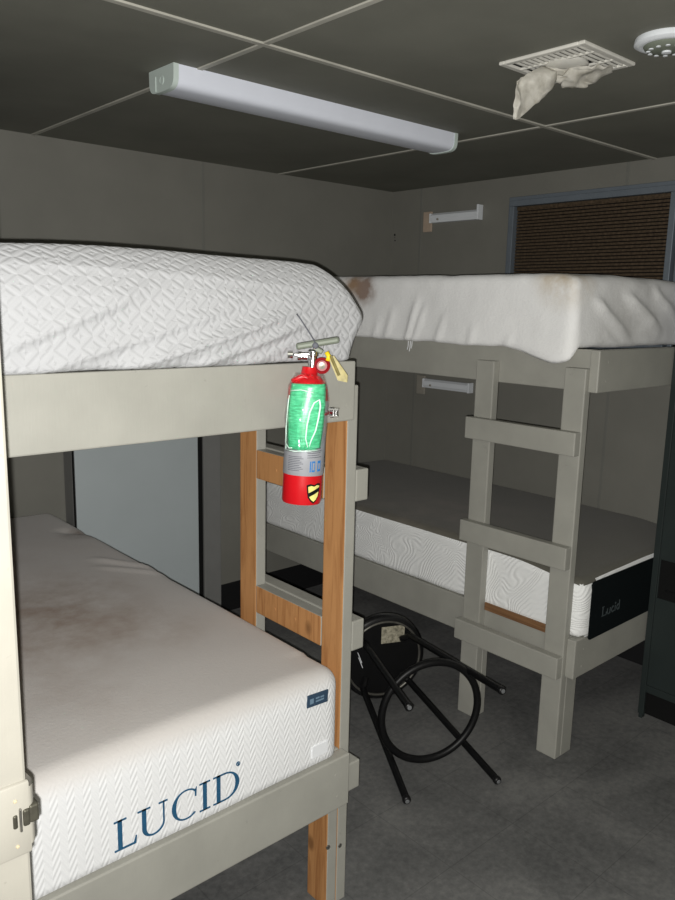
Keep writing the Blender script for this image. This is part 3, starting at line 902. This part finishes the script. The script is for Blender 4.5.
hz0, hz1, hy0, hy1 = .565, .735, dy1-.125, dy1-.006
box(b, lx-.006, lx+.010, dy0, dy1, .165, hz0, .002); box(b, lx-.006, lx+.010, dy0, dy1, hz1, 1.995, .002)
box(b, lx-.006, lx+.010, dy0, hy0, hz0, hz1, .002); box(b, lx-.006, lx+.010, hy1, dy1, hz0, hz1, .002)
dr = obj('door', b, 'locker', t)
b = BM(); box(b, lx+.001, lx+.03, hy0-.004, hy1+.004, hz0-.004, hz1+.004, .002)
hd = obj('handle_recess', b, 'gap', dr, label='black recessed handle cup')
b = BM(); box(b, lx-.004, lx+.004, hy0+.015, hy1-.03, hz0+.035, hz0+.042, .001); obj('latch', b, 'black_steel', dr)
for y in (ly1-.012, ly0+.012):
    b = BM(); box(b, lx+.002, lx+.03, y-.008, y+.008, 0, .03, .002); obj('foot', b, 'locker', t)
b = BM(); box(b, lx+.05, lx+.06, ly0+.005, ly1-.005, .002, .124, .001); obj('underside_shade', b, 'gap', t)  # black plate standing in for the shade in the space under the locker

# ------------------------------------------------------------------ pale cabinet against the back wall between the bunks
M['pale_blue'] = plain('pale_blue_laminate', rgb(178, 186, 188), .45, 0, .3, .03, 4)
M['cab_grey'] = plain('cabinet_grey', rgb(122, 122, 120), .55, 0, .25, .05, 8)
cy = 3.45
t = thing('cabinet', 'low cabinet with a pale blue door on the back wall between the bunks', 'cabinet', (1.82, 3.50, 0))
b = BM(); box(b, 1.425, 2.236, cy+.012, YB-.003, 0, 1.14, .002)
box(b, 2.136, 2.236, cy-.004, cy+.012, 0, 1.14, .002); box(b, 2.128, 2.146, cy-.008, cy+.012, .02, 1.11, .002)
box(b, 1.425, 2.136, cy-.004, cy+.012, 1.092, 1.14, .002); box(b, 1.425, 2.136, cy-.004, cy+.012, 0, .02, .002)
obj('body', b, 'cab_grey', t)
b = BM(); box(b, 1.426, 2.128, cy+.004, cy+.0125, .02, 1.092, .001); obj('door_gap', b, 'gap', t)  # shallow black strip: the shade of the door gap put into its colour
b = BM(); box(b, 1.432, 2.094, cy-.008, cy+.002, .03, 1.070, .002); obj('door', b, 'pale_blue', t, label='pale blue flat door')

# ------------------------------------------------------------------ ceiling things
M['diffuser'] = plain('milky_diffuser', rgb(228, 232, 243), .35, 0, .4, .02)
M['cap_green'] = plain('pale_green_cap', rgb(196, 208, 202), .35, 0, .4, .03)
fx0, fx1, fy0, fy1 = 1.262, 2.575, 2.190, 2.335
t = thing('ceiling_light', 'long white unlit tube light fixture mounted on the ceiling', 'light', ((fx0+fx1)/2, 2.26, ZC))
def lens(b, x0, x1, g=0):
    pts = []
    for i in range(13):
        a = math.pi*i/12
        pts.append((x0, (fy0+fy1)/2-math.copysign(abs(math.cos(a))**.45, math.cos(a))*((fy1-fy0)/2+g), ZC-.014-(.054+g)*math.sin(a)**.5))
    pts = [(x0, fy0-g, ZC-.001)]+pts+[(x0, fy1+g, ZC-.001)]
    poly(b, pts, (x1-x0, 0, 0))
b = BM(); lens(b, fx0+.018, fx1-.018); obj('diffuser', b, 'diffuser', t, smooth=True, auto=35)
b = BM(); lens(b, fx0, fx0+.018, .003); c1 = obj('end_cap', b, 'cap_green', t, smooth=True, auto=35)
b = BM(); lens(b, fx1-.018, fx1, .003); obj('end_cap', b, 'cap_green', t, smooth=True, auto=35)
b = BM(); lathe(b, (fx0, 2.258, ZC-.038), (-1, 0, 0), [(.013, -.001), (.013, .0015), (.010, .002), (.010, .0008), (0, .0008)], 20)
obj('knockout', b, 'cap_green', c1, smooth=True, auto=40)
b = BM(); box(b, fx0-.002, fx0+.001, 2.294, 2.300, ZC-.066, ZC-.022, .001); obj('cap_rib', b, 'cap_green', c1)
b = BM(); box(b, fx0+.01, fx1-.01, fy0+.01, fy1-.01, ZC-.012, ZC, .001); obj('base_plate', b, 'white_plastic', t)

# exhaust fan grille
M['vent_white'] = plain('yellowed_vent_plastic', rgb(212, 210, 202), .45, 0, .3, .08, 20)
gx0, gx1, gy0, gy1 = 1.930, 2.200, 1.222, 1.500
t = thing('ceiling_vent', 'square white exhaust fan grille in the ceiling with a plastic scrap hanging from it', 'vent', (2.11, 1.386, ZC))
b = BM()
zf = ZC-.010
for (xa, xb, ya, yb) in ((gx0, gx1, gy0, gy0+.020), (gx0, gx1, gy1-.020, gy1), (gx0, gx0+.020, gy0+.02, gy1-.02), (gx1-.020, gx1, gy0+.02, gy1-.02)): box(b, xa, xb, ya, yb, zf, ZC, .003)
obj('frame', b, 'vent_white', t)
b = BM(); box(b, gx0+.02, gx1-.02, gy0+.02, gy1-.02, ZC-.003, ZC-.0005, 0); obj('duct_opening', b, 'gap', t, label='dark duct opening')
b = BM()
cx, cyv = (gx0+gx1)/2, (gy0+gy1)/2
y = gy0+.030
while y < gy1-.028:
    if abs(y-cyv) > .055:
        box(b, gx0+.019, gx1-.019, y-.003, y+.003, ZC-.009, ZC-.003, .001)
    else:
        box(b, gx0+.019, cx-.055, y-.003, y+.003, ZC-.009, ZC-.003, .001); box(b, cx+.055, gx1-.019, y-.003, y+.003, ZC-.009, ZC-.003, .001)
    y += .0185
for x in (gx0+.085, gx1-.085): box(b, x-.004, x+.004, gy0+.019, gy1-.019, ZC-.010, ZC-.003, .001)
obj('grille', b, 'vent_white', t)
b = BM(); lathe(b, (cx, cyv, ZC-.006), (0, 0, -1), [(.06, -.004), (.062, .004), (.05, .010), (.02, .012), (0, .012)], 28); obj('motor_cover', b, 'vent_white', t, smooth=True, auto=40)
k = NT('crumpled_plastic', .35, 0, .5); kf = k.noise(k.obj(), 30, 4, .6)
k.color(k.ramp(kf, [(.3, rgb(186, 182, 170)), (.7, rgb(230, 227, 218))])); k.b.inputs['Transmission Weight'].default_value = .25; k.b.inputs['IOR'].default_value = 1.05
k.bump(k.noise(k.obj(), 60, 3), .4, .004)
M['scrap'] = k.m
t = thing('plastic_scrap', 'crumpled pale plastic scrap dangling from the ceiling vent', 'scrap', (2.0, 1.42, 2.29))
def crumple(path, amp, seed):
    def f(u, v):
        n = len(path)-1; q = min(u*n, n-1e-6); i = int(q); fr = q-i
        l = path[i][0].lerp(path[i+1][0], fr); r = path[i][1].lerp(path[i+1][1], fr)
        p = l.lerp(r, v)
        return p+Vector((noise.noise(p*14+Vector((seed, 0, 0))), noise.noise(p*14+Vector((0, seed, 3))), .5*noise.noise(p*16+Vector((2, 0, seed)))))*amp*(.35+.65*math.sin(math.pi*v))+Vector((noise.noise(p*42+Vector((seed, 4, 0))), noise.noise(p*42+Vector((9, seed, 3))), noise.noise(p*42+Vector((2, 5, seed)))))*amp*.2*(1-abs(2*u-1)**6)
    return f
V = Vector
b = BM()
sheet(b, crumple([(V((1.918, 1.430, 2.286)), V((1.924, 1.424, 2.285))), (V((1.906, 1.425, 2.335)), V((1.975, 1.41, 2.315))), (V((1.912, 1.42, 2.385)), V((2.015, 1.40, 2.355))), (V((1.965, 1.415, 2.415)), V((2.055, 1.395, 2.392))), (V((2.02, 1.41, 2.445)), V((2.075, 1.395, 2.432)))], .035, 1), 26, 16)
o_ = obj('hanging_strip', b, 'scrap', t, smooth=True); o_.modifiers.new('t', 'SOLIDIFY').thickness = .0008
b = BM()
sheet(b, crumple([(V((2.02, 1.40, 2.440)), V((2.05, 1.33, 2.436))), (V((2.06, 1.40, 2.412)), V((2.09, 1.30, 2.438))), (V((2.11, 1.40, 2.398)), V((2.12, 1.28, 2.438))), (V((2.16, 1.39, 2.405)), V((2.15, 1.27, 2.438))), (V((2.19, 1.37, 2.430)), V((2.19, 1.29, 2.440)))], .05, 5), 26, 18)
o_ = obj('wadded_end', b, 'scrap', t, smooth=True); o_.modifiers.new('t', 'SOLIDIFY').thickness = .0008

# smoke detector
sx, sy = 2.070, 1.066
t = thing('smoke_detector', 'round white smoke detector on the ceiling at the upper right', 'smoke detector', (sx, sy, ZC))
b = BM(); lathe(b, (sx, sy, ZC), (0, 0, -1), [(.080, 0), (.082, .006), (.082, .014), (.074, .019), (.064, .021), (.058, .019)], 48); obj('base', b, 'white_plastic', t, smooth=True, auto=50)
b = BM(); lathe(b, (sx, sy, ZC), (0, 0, -1), [(.059, .019), (.054, .027), (.03, .033), (0, .033)], 40); cv = obj('cover', b, 'lever', t, smooth=True, auto=50)
for i in range(12):
    a = 2*math.pi*i/12; b = BM()
    lathe(b, V((sx+.045*math.cos(a), sy+.045*math.sin(a), ZC-.030)), (0, 0, -1), [(.006, 0), (.006, .002), (0, .0022)], 10)
    obj('sounder_port', b, 'white_plastic', cv)
b = BM(); lathe(b, (sx, sy, ZC-.033), (0, 0, -1), [(.012, 0), (.012, .004), (0, .005)], 16); obj('test_button', b, 'white_plastic', cv)

# ------------------------------------------------------------------ camera
F, PT, RO, YA, CZ = 771.94, .1858, .0225, .7287, 1.754
ca, sa, cp, sp_, cr, sr = math.cos(YA), math.sin(YA), math.cos(PT), math.sin(PT), math.cos(RO), math.sin(RO)
right = V((ca, -sa, 0)); fwd = V((sa*cp, ca*cp, -sp_)); upv = V((sa*sp_, ca*sp_, cp))
r2 = right*cr+upv*sr; u2 = upv*cr-right*sr
cam = bpy.data.cameras.new('camera'); co = bpy.data.objects.new('camera', cam); COL.objects.link(co)
m = Matrix((r2, u2, -fwd)).transposed().to_4x4(); m.translation = V((0, 0, CZ))*S
co.matrix_world = m
cam.sensor_fit = 'VERTICAL'; cam.sensor_height = 36; cam.sensor_width = 27; cam.lens = F/900*36
cam.clip_start = .02
sc.camera = co

# ------------------------------------------------------------------ light: the phone's flash next to the lens
FL = dict(energy=89.0, qua=1.0, lin=.4)
ld = bpy.data.lights.new('camera_flash', 'POINT'); ld.energy = FL['energy']; ld.shadow_soft_size = .0035; ld.color = (1, .985, .955)
ld.use_nodes = True
nt = ld.node_tree; em = nt.nodes['Emission']; fo = nt.nodes.new('ShaderNodeLightFalloff'); fo.inputs['Strength'].default_value = 1.0
ad = nt.nodes.new('ShaderNodeMath'); ad.operation = 'MULTIPLY_ADD'; ad.inputs[1].default_value = FL['lin']
nt.links.new(fo.outputs['Linear'], ad.inputs[0])
mu = nt.nodes.new('ShaderNodeMath'); mu.operation = 'MULTIPLY'; mu.inputs[1].default_value = FL['qua']
nt.links.new(fo.outputs['Quadratic'], mu.inputs[0]); nt.links.new(mu.outputs[0], ad.inputs[2])
nt.links.new(ad.outputs[0], em.inputs['Strength'])
lo = bpy.data.objects.new('camera_flash', ld); COL.objects.link(lo)
lo.location = V((0, 0, CZ))*S+(-u2*.0145-r2*.008)*S
w = bpy.data.worlds.new('world'); sc.world = w; w.use_nodes = True
w.node_tree.nodes['Background'].inputs[0].default_value = (.9, .95, 1, 1); w.node_tree.nodes['Background'].inputs[1].default_value = 0.0
vs = sc.view_settings; vs.view_transform = 'Standard'; vs.look = 'None'; vs.exposure = 0; vs.gamma = 1; vs.use_curve_mapping = False
